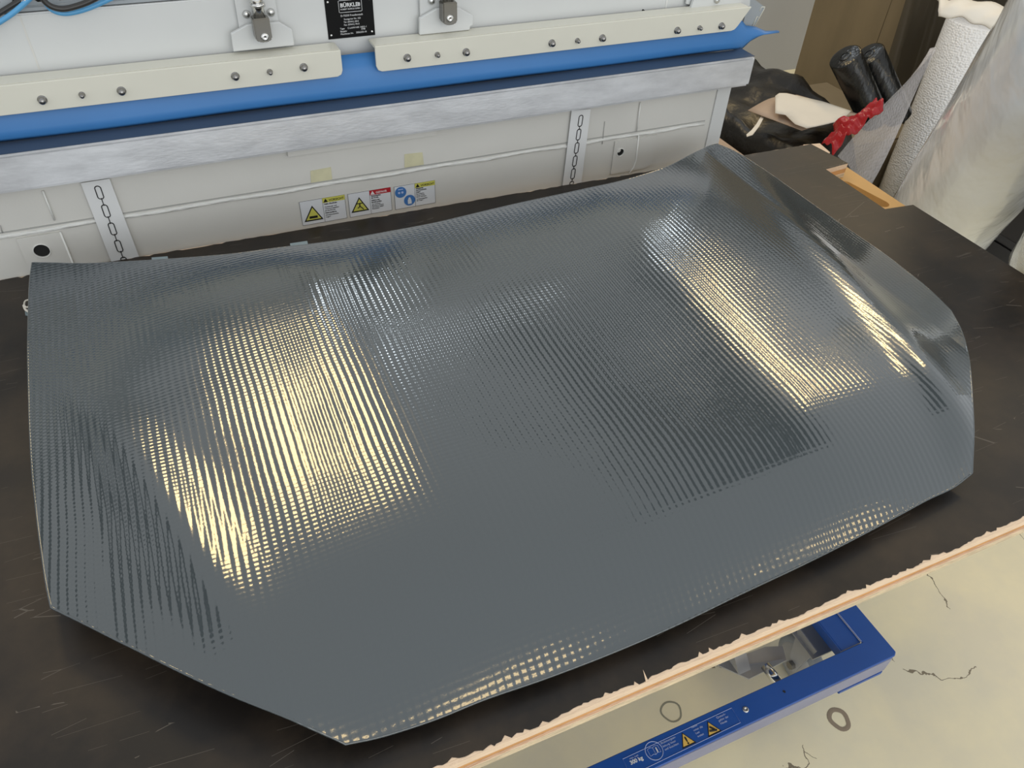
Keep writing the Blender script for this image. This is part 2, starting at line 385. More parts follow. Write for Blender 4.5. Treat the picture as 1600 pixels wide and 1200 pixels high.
for q, nm in (([(0.2118, 1.3595, 0.9615), (0.2505, 1.3595, 0.9629), (0.2499, 1.3595, 0.9367), (0.2096, 1.3595, 0.9370)], 0), ([(0.3949, 1.3595, 0.9659), (0.4313, 1.3595, 0.9642), (0.4330, 1.3595, 0.9383), (0.3934, 1.3595, 0.9380)], 1)):
    link('masking_tape', prism_bm(q, (0, -.0006, 0)), MASK, pb)['label'] = ('yellowed masking tape above the hot surface label', 'yellowed masking tape below the platen lip')[nm]

# warning labels: base card + coloured header + pictogram + lettering (x right, z up, origin lower left)
def label_card(corners, lbl):
    a, b_, c_, d_ = [Vector(q) for q in corners]     # TL TR BR BL on the plate
    x0 = (a.x + d_.x) / 2; x1 = (b_.x + c_.x) / 2; z0 = (c_.z + d_.z) / 2; z1 = (a.z + b_.z) / 2
    t = box('warning_label', (x0, YB - .0012, z0), (x1, YB - .0002, z1), STICK, pb); t['label'] = lbl
    rim = bmesh.new()
    for (p_, q_) in (((x0, z0), (x1, z0)), ((x1, z0), (x1, z1)), ((x1, z1), (x0, z1)), ((x0, z1), (x0, z0)), ((x0 + (x1-x0)*.5, z0), (x0 + (x1-x0)*.5, z1))):
        merge(rim, cyl_bm((p_[0], YB - .0013, p_[1]), (q_[0], YB - .0013, q_[1]), .00035, n=5))
    link('border', rim, PRINTG, t)
    return t, x0, x1, z0, z1
Yl = YB - .0014
def tri(cx, cz, s_, Y): return [(cx - s_/2, Y, cz - s_*.42), (cx + s_/2, Y, cz - s_*.42), (cx, Y, cz + s_*.46)]
def pic_triangle(t, cx, cz, s_):
    link('warning_triangle', prism_bm(tri(cx, cz, s_, Yl), (0, -.0003, 0)), PRINTK, t)
    link('triangle_field', prism_bm(tri(cx, cz - s_*.015, s_*.78, Yl - .0003), (0, -.0003, 0)), YEL, t)
def header(t, x0, x1, z0, z1, word, m, tm):
    xm = x0 + (x1-x0)*.5; hh = (z1-z0)*.20
    box('header', (xm, Yl - .0003, z1 - hh), (x1, Yl, z1), m, t)
    link('header_symbol', prism_bm(tri(xm + .0060, z1 - hh*.52, hh*.85, Yl - .0003), (0, -.0003, 0)), tm, t)
    text_mesh('header_word', word, hh*.60, front_mw(xm + .0125, Yl - .0003, z1 - hh*.78), tm, t, bold=.0001)
def lines(t, x, z, rows, size, m=PRINTG):
    for k, (s_, bold, dz) in enumerate(rows):
        text_mesh('lettering', s_, size*1.12, front_mw(x, Yl, z - dz*1.36), m, t, bold=.00022 if bold else .00005)
t, x0, x1, z0, z1 = label_card([(0.1819, 1.3600, 0.9029), (0.2697, 1.3600, 0.9018), (0.2692, 1.3600, 0.8498), (0.1820, 1.3600, 0.8528)], 'hot surface warning label, leftmost of the three')
pic_triangle(t, x0 + (x1-x0)*.26, z0 + (z1-z0)*.44, .0370)
box('hand_symbol', (x0 + (x1-x0)*.17, Yl - .0009, z0 + .0125), (x0 + (x1-x0)*.35, Yl - .0006, z0 + .0175), PRINTK, t)
header(t, x0, x1, z0, z1, 'VORSICHT', YEL, PRINTK)
lines(t, x0 + (x1-x0)*.53, z1, [('Heiße Oberfläche', 1, .0105), ('Verletzungs- und', 0, .0150), ('Verbrennungsgefahr', 0, .0180), ('bei Berührung', 0, .0210), ('Nicht berühren.', 1, .0245), ('Schutzhandschuhe', 0, .0280), ('tragen!', 0, .0310)], .0031)
t, x0, x1, z0, z1 = label_card([(0.2760, 1.3600, 0.9021), (0.3624, 1.3600, 0.9018), (0.3615, 1.3600, 0.8507), (0.2758, 1.3600, 0.8514)], 'crushing danger label with red header, middle of the three')
pic_triangle(t, x0 + (x1-x0)*.25, z0 + (z1-z0)*.48, .0360)
cx, cz = x0 + (x1-x0)*.25, z0 + (z1-z0)*.42
bm = box_bm((cx - .0065, Yl - .0009, cz + .0052), (cx + .0065, Yl - .0006, cz + .0070))
for a_, b_, r_ in (((0, .0052), (-.0005, -.0010), .0013), ((0, -.0005), (-.0048, -.0036), .0010), ((0, -.0005), (.0032, -.0032), .0010), ((.0032, -.0032), (.0068, -.0078), .0010)):
    merge(bm, cyl_bm((cx + a_[0], Yl - .0008, cz + a_[1]), (cx + b_[0], Yl - .0008, cz + b_[1]), r_, n=6))
link('figure_symbol', bm, PRINTK, t)
header(t, x0, x1, z0, z1, 'GEFAHR', RED, PRINTW)
lines(t, x0 + (x1-x0)*.53, z1, [('Quetschgefahr', 1, .0100), ('der Hände.', 1, .0130), ('Nicht in den', 1, .0170), ('Bereich greifen', 1, .0200), ('Vor Arbeiten', 0, .0232), ('Maschine stoppen', 0, .0257), ('und sichern gegen', 0, .0282), ('Einschalten', 0, .0307)], .0030)
t, x0, x1, z0, z1 = label_card([(0.3689, 1.3600, 0.9007), (0.4547, 1.3600, 0.9012), (0.4546, 1.3600, 0.8507), (0.3696, 1.3600, 0.8506)], 'protective glasses and gloves label, rightmost of the three')
for (cx, cz) in ((x0 + .0130, z1 - .0140), (x0 + .0305, z1 - .0345)):
    link('blue_disc', cyl_bm((cx, Yl, cz), (cx, Yl - .0003, cz), .0118, n=24), SBLUE, t)
cx, cz = x0 + .0130, z1 - .0140
bm = cyl_bm((cx - .0034, Yl - .0003, cz - .0006), (cx - .0034, Yl - .0006, cz - .0006), .0024, n=12)
merge(bm, cyl_bm((cx + .0034, Yl - .0003, cz - .0006), (cx + .0034, Yl - .0006, cz - .0006), .0024, n=12))
merge(bm, cyl_bm((cx - .0050, Yl - .0005, cz + .0064), (cx + .0050, Yl - .0005, cz + .0064), .0007, n=6))
link('goggles_symbol', bm, LINE, t)
cx, cz = x0 + .0305, z1 - .0345
link('glove_symbol', prism_bm([(cx + a_*1.65, Yl - .0003, cz + b_*1.65) for a_, b_ in ((-.0022, -.0048), (.0026, -.0048), (.0022, 0), (.0008, .0040), (-.0010, .0036), (-.0024, 0))], (0, -.0003, 0)), STICK, t)
header(t, x0, x1, z0, z1, 'VORSICHT', YEL, PRINTK)
lines(t, x0 + (x1-x0)*.53, z1, [('Schutzbrille', 1, .0095), ('und Handschuhe', 1, .0123), ('tragen.', 1, .0150), ('Bei Arbeiten', 0, .0182), ('an der Presse', 0, .0207), ('immer benutzen', 0, .0232), ('Verletzungsgefahr', 0, .0267), ('der Augen', 0, .0292)], .0029)

# ------------------------------------------------------------------ upper half: panel, membrane, clamp bars
pu = thing('clamping_unit', 'grey press lid with blue membrane and bolted cream clamp bars above the platen', 'press')
YP = 1.42
box('front_panel', (-1.4, YP, 1.10), (1.14, 1.70, 1.252), WHITE2, pu, bev=.002)
box('panel_seam', (.985, YP - .0012, 1.16), (.9875, YP + .001, 1.25), SEAM, pu)
box('panel_seam', (-.175, YP - .0006, 1.17), (-.1725, YP + .001, 1.25), WHITE, pu)
link('panel_bore', cyl_bm((0.9285, 1.4185, 1.1600), (0.9304, 1.4215, 1.1590), .0095, n=20), BLACKHOLE, pu)
# cable duct above the panel
dz0 = 1.2525
slots = []
x = -1.3835; Yd = 1.435
while x < .13:
    slots.append(obround(x + .012, Yd, dz0 + .0135, .0075, .0045, 6)); x += .030
lp = [(-1.4, Yd, dz0 + .0015), (.141, Yd, dz0 + .0015), (.141, Yd, dz0 + .09), (-1.4, Yd, dz0 + .09)]
link('cable_duct', fillprism_bm([lp] + slots, (0, .002, 0)), DUCT, pu)
box('duct_lip', (-1.4, 1.424, dz0 + .0012), (.141, Yd, dz0 + .006), DUCT, pu)
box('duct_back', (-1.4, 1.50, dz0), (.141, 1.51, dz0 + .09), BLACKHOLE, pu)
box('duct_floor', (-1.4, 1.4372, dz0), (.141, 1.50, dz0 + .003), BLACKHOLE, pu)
box('lid_top_box', (.40, 1.46, 1.2525), (1.14, 1.70, 1.42), WHITE2, pu, bev=.002)
# membrane: hangs from bars, lower hem curls inward
prof = [(1.398, 1.150), (1.384, 1.128), (1.379, 1.112), (1.376, 1.098), (1.3745, 1.087), (1.379, 1.0812)]
grid = []
for (Y_, z_) in prof:
    row = []
    for i in range(61):
        xx = -1.42 + (1.150 + 1.42) * i / 60
        row.append((xx, Y_ + .0012*math.sin(xx*9 + z_*40), z_ + (.0008*math.sin(xx*13) if z_ < 1.1 else 0)))
    grid.append(row)
tipu = [(1.1870, 1.4000, 1.1202), (1.2141, 1.4000, 1.1151), (1.2457, 1.4000, 1.1028), (1.2796, 1.4000, 1.1011)]
tipl = [(1.1813, 1.3900, 1.0742), (1.2006, 1.3900, 1.0900), (1.2283, 1.3900, 1.1008), (1.2714, 1.3900, 1.1022)]
for k, row in enumerate(grid):
    f = k / (len(grid)-1)
    for a_, b_ in zip(tipu, tipl):
        row.append(tuple(Vector(a_).lerp(Vector(b_), f) + Vector((0, -.006*math.sin(PI*f), 0))))
mb = link('membrane', sheet_bm(grid), BLUEM, pu, True); solidify(mb, .002, 0)
mb['label'] = 'blue rubber membrane with pulled out tip at the right end'
# clamp bars (L profile: face + top flange) with bolts
def clamp_bar(x0, x1, slant, lbl):
    t = thing('clamp_bar', None, None); t.parent = pu; t['label'] = lbl
    Yf = 1.369; zt = 1.1685; zb = 1.124; R_ = .010
    if slant:
        face = [(x0, Yf, zb + R_), (x0 + R_*.3, Yf, zb + R_*.3), (x0 + R_, Yf, zb), (x1 - .040, Yf, zb), (x1 - .032, Yf, zb + .002), (x1 - .026, Yf, zb + .008), (x1, Yf, zt), (x0, Yf, zt)]
    else:
        face = [(x0, Yf, zb), (x1 - R_, Yf, zb), (x1 - R_*.3, Yf, zb + R_*.3), (x1, Yf, zb + R_), (x1, Yf, zt), (x0, Yf, zt)]
    bm = prism_bm(face, (0, .005, 0)); bmesh.ops.bevel(bm, geom=[e for e in bm.edges], offset=.0008, segments=1, affect='EDGES')
    link('face', bm, CREAM, t)
    box('flange', (x0, Yf + .0052, zt - .005), (x1 - (.004 if slant else 0), 1.412, zt), CREAM, t, bev=.001)
    return t
cb1 = clamp_bar(-1.35, .2945, False, 'cream clamp bar on the left of the name plate')
cb2 = clamp_bar(.3555, 1.166, True, 'cream clamp bar on the right with slanted end')
def bolt(c_, r, par):
    c_ = Vector(c_); c_.y = 1.3689
    link('bolt', lathe_bm(c_, (0, -1, 0), [(0, r*1.05), (.001, r*1.05), (.0012, r*.9), (.0060, r*.88), (.0085, r*.70), (.0100, r*.40), (.0104, 0)], 16), STEEL, par, True)
for q in [(-0.1788, 1.3660, 1.1417), (-0.0644, 1.3660, 1.1418), (0.1131, 1.3660, 1.1449), (0.2277, 1.3660, 1.1471)]: bolt(q, .0066, cb1)
for q in [(-0.1221, 1.3660, 1.1427), (0.1701, 1.3660, 1.1459)]: bolt(q, .0046, cb1)
for q in [(0.4131, 1.3660, 1.1437), (0.5264, 1.3660, 1.1422), (0.7025, 1.3660, 1.1410), (0.8132, 1.3660, 1.1399), (0.9875, 1.3660, 1.1383), (1.0966, 1.3660, 1.1373)]: bolt(q, .0066, cb2)
for q in [(0.4702, 1.3660, 1.1434), (0.7579, 1.3660, 1.1404), (1.0421, 1.3660, 1.1384)]: bolt(q, .0046, cb2)
for dx in (-.42, -.67, -1.0):
    for k, rr_ in ((0, .0052), (.045, .0036), (.09, .0052)): bolt((dx + k, 0, 1.137), rr_, cb1)
# hook profile showing past the right end
hk = [(1.168, 1.19), (1.182, 1.19), (1.182, 1.181), (1.1805, 1.181), (1.1805, 1.1885), (1.171, 1.1885), (1.171, 1.150), (1.176, 1.150), (1.176, 1.163), (1.178, 1.163), (1.178, 1.148), (1.168, 1.148)]
hp = [(1.388, 1.195), (1.362, 1.195), (1.362, 1.186), (1.3645, 1.186), (1.3645, 1.1925), (1.388, 1.1925)]
A_ = [(1.1920, 1.4100, 1.1674), (1.2378, 1.4100, 1.1509), (1.2255, 1.4100, 1.1467), (1.2268, 1.4100, 1.1427), (1.2303, 1.4100, 1.1424), (1.2352, 1.4100, 1.1485), (1.2220, 1.4100, 1.1194), (1.2235, 1.4100, 1.1312), (1.2270, 1.4100, 1.1309), (1.2193, 1.4100, 1.1116), (1.2153, 1.4100, 1.1133), (1.1964, 1.4100, 1.1190)]
bm = bmesh.new()
merge(bm, tube_bm([(1.2246, 1.4100, 1.1442), (1.2273, 1.4100, 1.1518), (1.2361, 1.4100, 1.1511), (1.2356, 1.4100, 1.1472), (1.2206, 1.4100, 1.1128)], .0011, 6))
merge(bm, tube_bm([(1.2244, 1.4090, 1.1314), (1.2205, 1.4090, 1.1330), (1.2140, 1.4090, 1.1150)], .0010, 6))
link('hook_profile', bm, CREAM, pu, True)
link('hook_web', prism_bm([(1.1892, 1.4100, 1.1765), (1.2361, 1.4100, 1.1511), (1.2188, 1.4100, 1.1130), (1.1871, 1.4100, 1.1158), (1.1887, 1.4100, 1.1562)], (-.0, .004, 0)), DUCT, pu)

# brackets with clevis
def bracket(poly, gus, bolts_, rod, lbl, pin):
    t = thing('bracket', None, None); t.parent = pu; t['label'] = lbl
    bm = prism_bm(poly, (0, .008, 0)); bmesh.ops.bevel(bm, geom=bm.edges[:], offset=.001, segments=1, affect='EDGES'); link('plate', bm, WHITE2, t)
    link('gusset', prism_bm(gus, (0, .004, 0)), WHITE2, t)
    for q in bolts_:
        q = Vector(q); link('bolt', lathe_bm(q, (0, -1, 0), [(0, .0062), (.003, .0062), (.0055, .004), (.0055, 0)], 16), ZINC, t, True)
    if rod:
        b0 = Vector(rod[0]); t0 = Vector(rod[1]); c_ = (b0 + t0) / 2
        # yoke: U-shaped fork, rounded bottom
        w2 = .0135; y0 = 1.376; y1 = 1.3985; zb = b0.z; zt = t0.z; xc = b0.x
        pf = [(xc - w2, y0, zb + .005), (xc - w2*.6, y0, zb + .001), (xc, y0, zb), (xc + w2*.6, y0, zb + .001), (xc + w2, y0, zb + .005), (xc + w2, y0, zt), (xc - w2, y0, zt)]
        bm = prism_bm(pf, (0, y1 - y0, 0)); bmesh.ops.bevel(bm, geom=bm.edges[:], offset=.0018, segments=2, affect='EDGES')
        link('clevis', bm, YOKE, t)
        p_ = Vector(pin); link('pin', lathe_bm((p_.x, y0, p_.z), (0, -1, 0), [(0, .0072), (.001, .0072), (.003, .0060), (.0036, .003), (.002, 0)], 16), CHROME, t, True)
        link('rod', cyl_bm((xc, (y0 + y1)/2, zt), (xc - .001, (y0 + y1)/2, zt + .05), .0100, n=20), CHROME, t, True)
        link('rod_collar', cyl_bm((xc, (y0 + y1)/2, zt + .016), (xc, (y0 + y1)/2, zt + .021), .0120, n=20), CHROME, t, True)
bracket([(0.1224, 1.4000, 1.2020), (0.1514, 1.4000, 1.2136), (0.2027, 1.4000, 1.2131), (0.2229, 1.4000, 1.1989), (0.2224, 1.4000, 1.1737), (0.1209, 1.4000, 1.1734)], [(0.1395, 1.4110, 1.2692), (0.1384, 1.4110, 1.2063), (0.2038, 1.4110, 1.2066), (0.2038, 1.4110, 1.2645)], [(0.1536, 1.4100, 1.2274), (0.1932, 1.4100, 1.2271)],
        ((0.1712, 1.3760, 1.1907), (0.1727, 1.3760, 1.2288)), 'bracket left of the name plate', (0.1728, 1.3760, 1.1998))
bracket([(0.4498, 1.4000, 1.1979), (0.4817, 1.4000, 1.2115), (0.5258, 1.4000, 1.2090), (0.5534, 1.4000, 1.1935), (0.5522, 1.4000, 1.1768), (0.5471, 1.4000, 1.1761), (0.5458, 1.4000, 1.1694), (0.4485, 1.4000, 1.1694)], [(0.4548, 1.4110, 1.2569), (0.4545, 1.4110, 1.1932), (0.5324, 1.4110, 1.1976), (0.5278, 1.4110, 1.2519)], [(0.4759, 1.4100, 1.2231)],
        ((0.4994, 1.3760, 1.1888), (0.4976, 1.3760, 1.2277)), 'bracket right of the name plate', (0.4983, 1.3760, 1.2009))
bracket([(1.0340, 1.4000, 1.1615), (1.0403, 1.4000, 1.1881), (1.1802, 1.4000, 1.1875), (1.1871, 1.4000, 1.1591)], [(1.0290, 1.4110, 1.1737), (1.0279, 1.4110, 1.2054), (1.0581, 1.4110, 1.2033), (1.0591, 1.4110, 1.1663)], [(1.0956, 1.3990, 1.1792)], None, 'bracket at the right end of the lid', None)

# name plate
nm = thing('name_plate', None, None); nm.parent = pu; nm['label'] = 'black type plate with white lettering and four screws'
TL, TR, BR, BL = [Vector(q) for q in [(0.2858, 1.4195, 1.2444), (0.3709, 1.4195, 1.2442), (0.3706, 1.4195, 1.1717), (0.2868, 1.4195, 1.1709)]]
nx0 = (TL.x + BL.x)/2; nx1 = (TR.x + BR.x)/2; nz0 = (BL.z + BR.z)/2; nz1 = (TL.z + TR.z)/2; Yn = 1.4187
box('plate', (nx0, Yn, nz0), (nx1, 1.4200, nz1), BLACK, nm)
for sx in (nx0 + .0055, nx1 - .0055):
    for sz in (nz0 + .0065, nz1 - .012):
        link('screw', lathe_bm((sx, Yn, sz), (0, -1, 0), [(0, .0023), (.0008, .0021), (.0015, .0012), (.0016, 0)], 12), CHROME, nm, True)
Wn = nx1 - nx0; Hn = nz1 - nz0; cxn = (nx0 + nx1)/2
fr = [(cxn - Wn*.22, nz0 + .062), (cxn + Wn*.26, nz0 + .062), (cxn + Wn*.26, nz0 + .0425), (cxn - Wn*.22, nz0 + .0425)]
rp = []
for (a_, b_) in zip(fr, fr[1:] + fr[:1]):
    for f in (.04, .96): rp.append((a_[0] + (b_[0]-a_[0])*f, Yn - .0001, a_[1] + (b_[1]-a_[1])*f))
link('logo_frame', tube_bm(rp, .0004, 4, True), PRINTW, nm)
text_mesh('lettering', 'BÜRKLE', .0090, front_mw(cxn - Wn*.19, Yn - .0002, nz0 + .0512), PRINTW, nm, bold=.00018)
text_mesh('lettering', '8', .0083, front_mw(cxn + Wn*.18, Yn - .0002, nz0 + .0512), PRINTW, nm, bold=.00018)
for s_, dx, dz, sz in (('ROBERT BÜRKLE GMBH', -.19, .0465, .0033), ('D-72250 Freudenstadt', -.20, .0358, .0043), ('Stuttgarter Str. 123', -.14, .0300, .0038), ('Tel. (07441) 58-0', -.15, .0252, .0038), ('Fax. (07441) 7813', -.15, .0206, .0038),
                       ('Type', -.24, .0148, .0040), ('C-LAMV-HK 160/1-1', -.08, .0148, .0040), ('Baujahr', -.24, .0102, .0040), ('1998', .20, .0112, .0040), ('Maschinen Nr.', -.24, .0058, .0040), ('2056330-10', .09, .0062, .0040)):
    text_mesh('lettering', s_, sz, front_mw(cxn + Wn*dx, Yn - .0002, nz0 + dz), PRINTW, nm)

# cables at the duct
def cable(pts, r, m, lbl, grp):
    o = link('cable', tube_bm(catmull(pts, 36), r, 12), m, None, True); tag(o, lbl, 'cable', grp)
cable([(-0.2610, 1.4050, 1.2189), (-0.2000, 1.4050, 1.2478), (-0.1773, 1.4050, 1.2593), (-0.1535, 1.4050, 1.2743), (-0.1247, 1.4050, 1.2940)], .0038, BLUEC, 'blue cable running off the left edge in front of the duct', 'cables on the press lid')
cable([(-0.2571, 1.4150, 1.2309), (-0.1970, 1.4150, 1.2572), (-0.1788, 1.4150, 1.2655), (-0.1587, 1.4150, 1.2746), (-0.1348, 1.4150, 1.2895)], .0040, BLACKC, 'black cable above the straight blue cable at the left edge', 'cables on the press lid')
cable([(-0.1348, 1.4080, 1.2844), (-0.1322, 1.4080, 1.2664), (-0.1252, 1.4080, 1.2560), (-0.1109, 1.4080, 1.2511), (-0.0899, 1.4080, 1.2530), (-0.0655, 1.4080, 1.2593), (-0.0353, 1.4080, 1.2698), (-0.0139, 1.4080, 1.2810)], .0038, BLUEC, 'blue cable looping down over the grey duct', 'cables on the press lid')
cable([(-0.1351, 1.4000, 1.2883), (-0.1330, 1.4000, 1.2741), (-0.1258, 1.4000, 1.2646), (-0.1117, 1.4000, 1.2599), (-0.0935, 1.4000, 1.2620), (-0.0723, 1.4000, 1.2676), (-0.0468, 1.4000, 1.2783)], .0044, BLACKC, 'black cable looping down above the blue loop', 'cables on the press lid')
tie = [Vector((-0.1569, 1.4090, 1.2743)) + Vector((.0055*math.cos(2*PI*i/16), .006*math.sin(2*PI*i/16), .0055*math.cos(2*PI*i/16)*.5)) for i in range(16)]
tag(link('cable_tie', tube_bm(tie, .0013, 6, True), PAPER, None, True), 'white cable tie around the straight cables at the top left', 'cable tie')

# ------------------------------------------------------------------ work board
bd = thing('work_board', 'dark film faced plywood board with chipped front edge under the grey hood', 'board')
ZT = .85
XR = 1.4265
def yback(x): return min(1.3585, 1.359 - (x + .342) * .0195)
right = [(XR, .0), (1.421, 1.007), (1.3475, 1.014), (1.350, 1.2055), (1.422, 1.212), (1.406, 1.3245)]
def outline(jag, inset):
    pts = []; drift = 0
    x = -1.5
    # front edge, left to right
    while x < XR - .003:
        y = .2975
        if jag:
            drift = max(0, min(.006, drift + random.gauss(0, .0014))); y += drift * .6 + abs(random.gauss(0, .0009)) + (.0045 * random.random() if random.random() < .12 else 0)
            if .925 < x < .985: y += .007 * random.random()
        pts.append((x, y + inset)); x += random.uniform(.002, .007) if jag else .3
    pts += [(XR, .2975 + inset), (1.421, 1.007), (1.3475, 1.014), (1.350, 1.2055), (1.422, 1.212), (1.406, 1.3245)]
    x = 1.38
    while x > -1.5:
        y = yback(x) - ((abs(random.gauss(0, .0012)) + (.004*random.random() if random.random() < .15 else 0)) if jag else 0)
        pts.append((x, y)); x -= random.uniform(.006, .02) if jag else .3
    pts.append((-1.5, yback(-1.5)))
    return pts
link('film_face', fillprism_bm([[(x, y, ZT - .0006) for x, y in outline(True, 0)]], (0, 0, .0006)), FILM, bd)['label'] = 'dark phenolic film face with splintered edges'
for z1_, z0_, ins, m in ((ZT - .0006, ZT - .0125, -.0005, VENP), (ZT - .0126, ZT - .0235, .0015, VENO), (ZT - .0236, ZT - .0255, -.001, VENP), (ZT - .0256, ZT - .0355, -.0012, VENR)):
    link('ply', fillprism_bm([[(x, y, z0_) for x, y in outline(False, ins)]], (0, 0, z1_ - z0_)), m, bd)
# splinters standing off the front edge
for k in range(4):
    x = random.uniform(.1, 1.42); l_ = random.uniform(.003, .006)
    if k == 0: x, l_ = .325, .013
    dx = random.uniform(-.004, .004)
    link('splinter', prism_bm([(x - .0015, .2972, ZT + .0001), (x + .0015, .2972, ZT + .0001), (x + dx, .2975 + l_, ZT + .0006)], (0, 0, .0005)), VENP, bd)
# amber board under the notch
hole = []
ha, hb = Vector((1.4038, 1.1811, 0.8145)), Vector((1.4189, 1.0808, 0.8145)); hd = (hb - ha).normalized(); hn = Vector((-hd.y, hd.x, 0))
for i in range(20):
    a_ = 2*PI*i/20; q = hd * math.cos(a_) * .016 + hn * math.sin(a_) * .016
    hole.append((hb if math.cos(a_) > 0 else ha) + q)
lp = [(1.30, 1.04, .8145), (1.463, 1.052, .8145), (1.468, 1.250, .8145), (1.30, 1.25, .8145)]
amb = link('crosspiece', fillprism_bm([lp, hole], (0, 0, -.02)), AMBER); tag(amb, 'amber plywood crosspiece with a hand slot under the board notch', 'board')
bat = link('batten', prism_bm([(1.4463, 1.3866, 0.8145), (1.4929, 1.3785, 0.8145), (1.4831, 1.3286, 0.8145), (1.4168, 1.3146, 0.8145)], (0, 0, -.03)), VENP); tag(bat, 'pale wooden batten end at the far right corner of the board', 'batten')

# ------------------------------------------------------------------ hood (car bonnet)
CV = {'back': [(-0.2636, 1.2581), (-0.2169, 1.2379), (-0.1691, 1.2132), (-0.0974, 1.1840), (-0.0257, 1.1600), (0.0470, 1.1403), (0.1220, 1.1284), (0.1996, 1.1216), (0.2819, 1.1213), (0.3737, 1.1215), (0.4735, 1.1306), (0.5647, 1.1373), (0.6576, 1.1390), (0.7420, 1.1429), (0.8435, 1.1675), (0.9021, 1.1880), (0.9754, 1.2266), (1.0395, 1.2592), (1.0715, 1.2687)],
'left': [(0.0066, 0.3467), (-0.0135, 0.3613), (-0.0434, 0.3849), (-0.0848, 0.4210), (-0.1272, 0.4637), (-0.1725, 0.5145), (-0.2147, 0.5624), (-0.2464, 0.5977), (-0.2502, 0.6232), (-0.2556, 0.6703), (-0.2622, 0.7416), (-0.2682, 0.8203), (-0.2723, 0.9184), (-0.2734, 1.0227), (-0.2725, 1.0922), (-0.2690, 1.1968), (-0.2636, 1.2581)],
'right': [(0.8862, 0.3756), (0.9075, 0.4056), (0.9439, 0.4464), (0.9958, 0.4978), (1.0490, 0.5490), (1.0926, 0.5993), (1.1254, 0.6490), (1.1431, 0.7160), (1.1494, 0.7749), (1.1545, 0.8525), (1.1485, 0.9710), (1.1375, 1.0788), (1.1193, 1.1666), (1.0977, 1.2320), (1.0715, 1.2687)],
'front': [(0.0066, 0.3467), (0.0437, 0.3420), (0.0962, 0.3387), (0.1520, 0.3382), (0.2169, 0.3353), (0.2938, 0.3340), (0.3769, 0.3353), (0.4679, 0.3403), (0.5661, 0.3454), (0.6518, 0.3515), (0.7332, 0.3588), (0.7955, 0.3650), (0.8463, 0.3684), (0.8862, 0.3756)],
}
HX,HY0,HL,HW=0.441,0.338,0.95,0.735
RA=np.radians(2.0)   # centre x, front y, length, half width
def Zf(x, y):
    dx=x-HX; dy=y-HY0
    s=(dx*np.cos(RA)+dy*np.sin(RA))/HW; t=(-dx*np.sin(RA)+dy*np.cos(RA))/HL
    a=np.abs(s); t=np.clip(t,0,1.1)
    front=1-np.exp(-(t/0.09225)**1.34262)
    ae=np.where(a>.84,.84+(a-.84)*.6,a)
    dome=1-np.minimum(ae,1.0)**3.75485
    z=0.01990+0.01723*(1-np.clip(a/.62,0,1)**2)*np.exp(-t/0.2)
    z=z+0.08906*dome*front
    z=z+0.04291*np.clip((t-.55)/.45,0,1)**2*np.clip((a-.35)/.65,0,1)
    d=a-(0.60894+0.36856*t)
    fade=1/(1+np.exp((t-0.73806)/0.05939))*np.clip(t/.06,0,1)
    z=z+0.00954*fade*np.where(d<0,np.exp(-(d/0.05338)**2),np.exp(-(d/0.04941)**2))
    z=z+0.00401*np.clip(t/.1,0,1)*np.exp(-((a-0.31278-0.10046*t)/0.11313)**2)
    z=z-.009*np.exp(-t/.022)
    z=z+-0.02705*(t-.5)**2+-0.00747*np.sin(2*np.pi*t)*(1-a*a)+-0.01391*(1-a*a)*t
    return np.maximum(z,.010)

def resample(pts, n):
    P = catmull([(a_, b_, 0) for a_, b_ in pts], 400); d = [0]
    for i in range(400): d.append(d[-1] + (P[i+1] - P[i]).length)
    out = []; k = 0
    for i in range(n):
        t_ = d[-1] * i / (n-1)
        while k < 399 and d[k+1] < t_: k += 1
        f = (t_ - d[k]) / max(d[k+1] - d[k], 1e-9); out.append(P[k].lerp(P[k+1], min(f, 1)))
    return np.array([(q.x, q.y) for q in out])
NU, NV = 260, 190
def side(pts, kink):
    a_ = resample(pts[:kink+1], 61); b_ = resample(pts[kink:], NV - 60); return np.vstack([a_, b_[1:]])
Fr = resample(CV['front'], NU); Bk = resample(CV['back'], NU); Lf = side(CV['left'], 7); Rt = side(CV['right'], 6) if False else resample(CV['right'], NV)
Lf = side(CV['left'], 7)
kr = 6
Rt = side(CV['right'], kr)
U = np.linspace(0, 1, NU)[:, None, None]; V_ = np.linspace(0, 1, NV)[None, :, None]
G = (1-V_)*Fr[:, None] + V_*Bk[:, None] + (1-U)*Lf[None] + U*Rt[None] - ((1-U)*(1-V_)*Fr[0] + U*(1-V_)*Fr[-1] + (1-U)*V_*Bk[0] + U*V_*Bk[-1])
Z_ = Zf(G[..., 0], G[..., 1])
hd_ = thing('car_hood', 'grey ribbed composite car hood lying on the dark board', 'car part')
bm = bmesh.new()
VV = [[bm.verts.new((G[i, j, 0], G[i, j, 1], ZT + Z_[i, j])) for j in range(NV)] for i in range(NU)]
for i in range(NU-1):
    for j in range(NV-1): bm.faces.new((VV[i][j], VV[i+1][j], VV[i+1][j+1], VV[i][j+1]))
link('skin', bm, HOOD, hd_, True, keep=True)
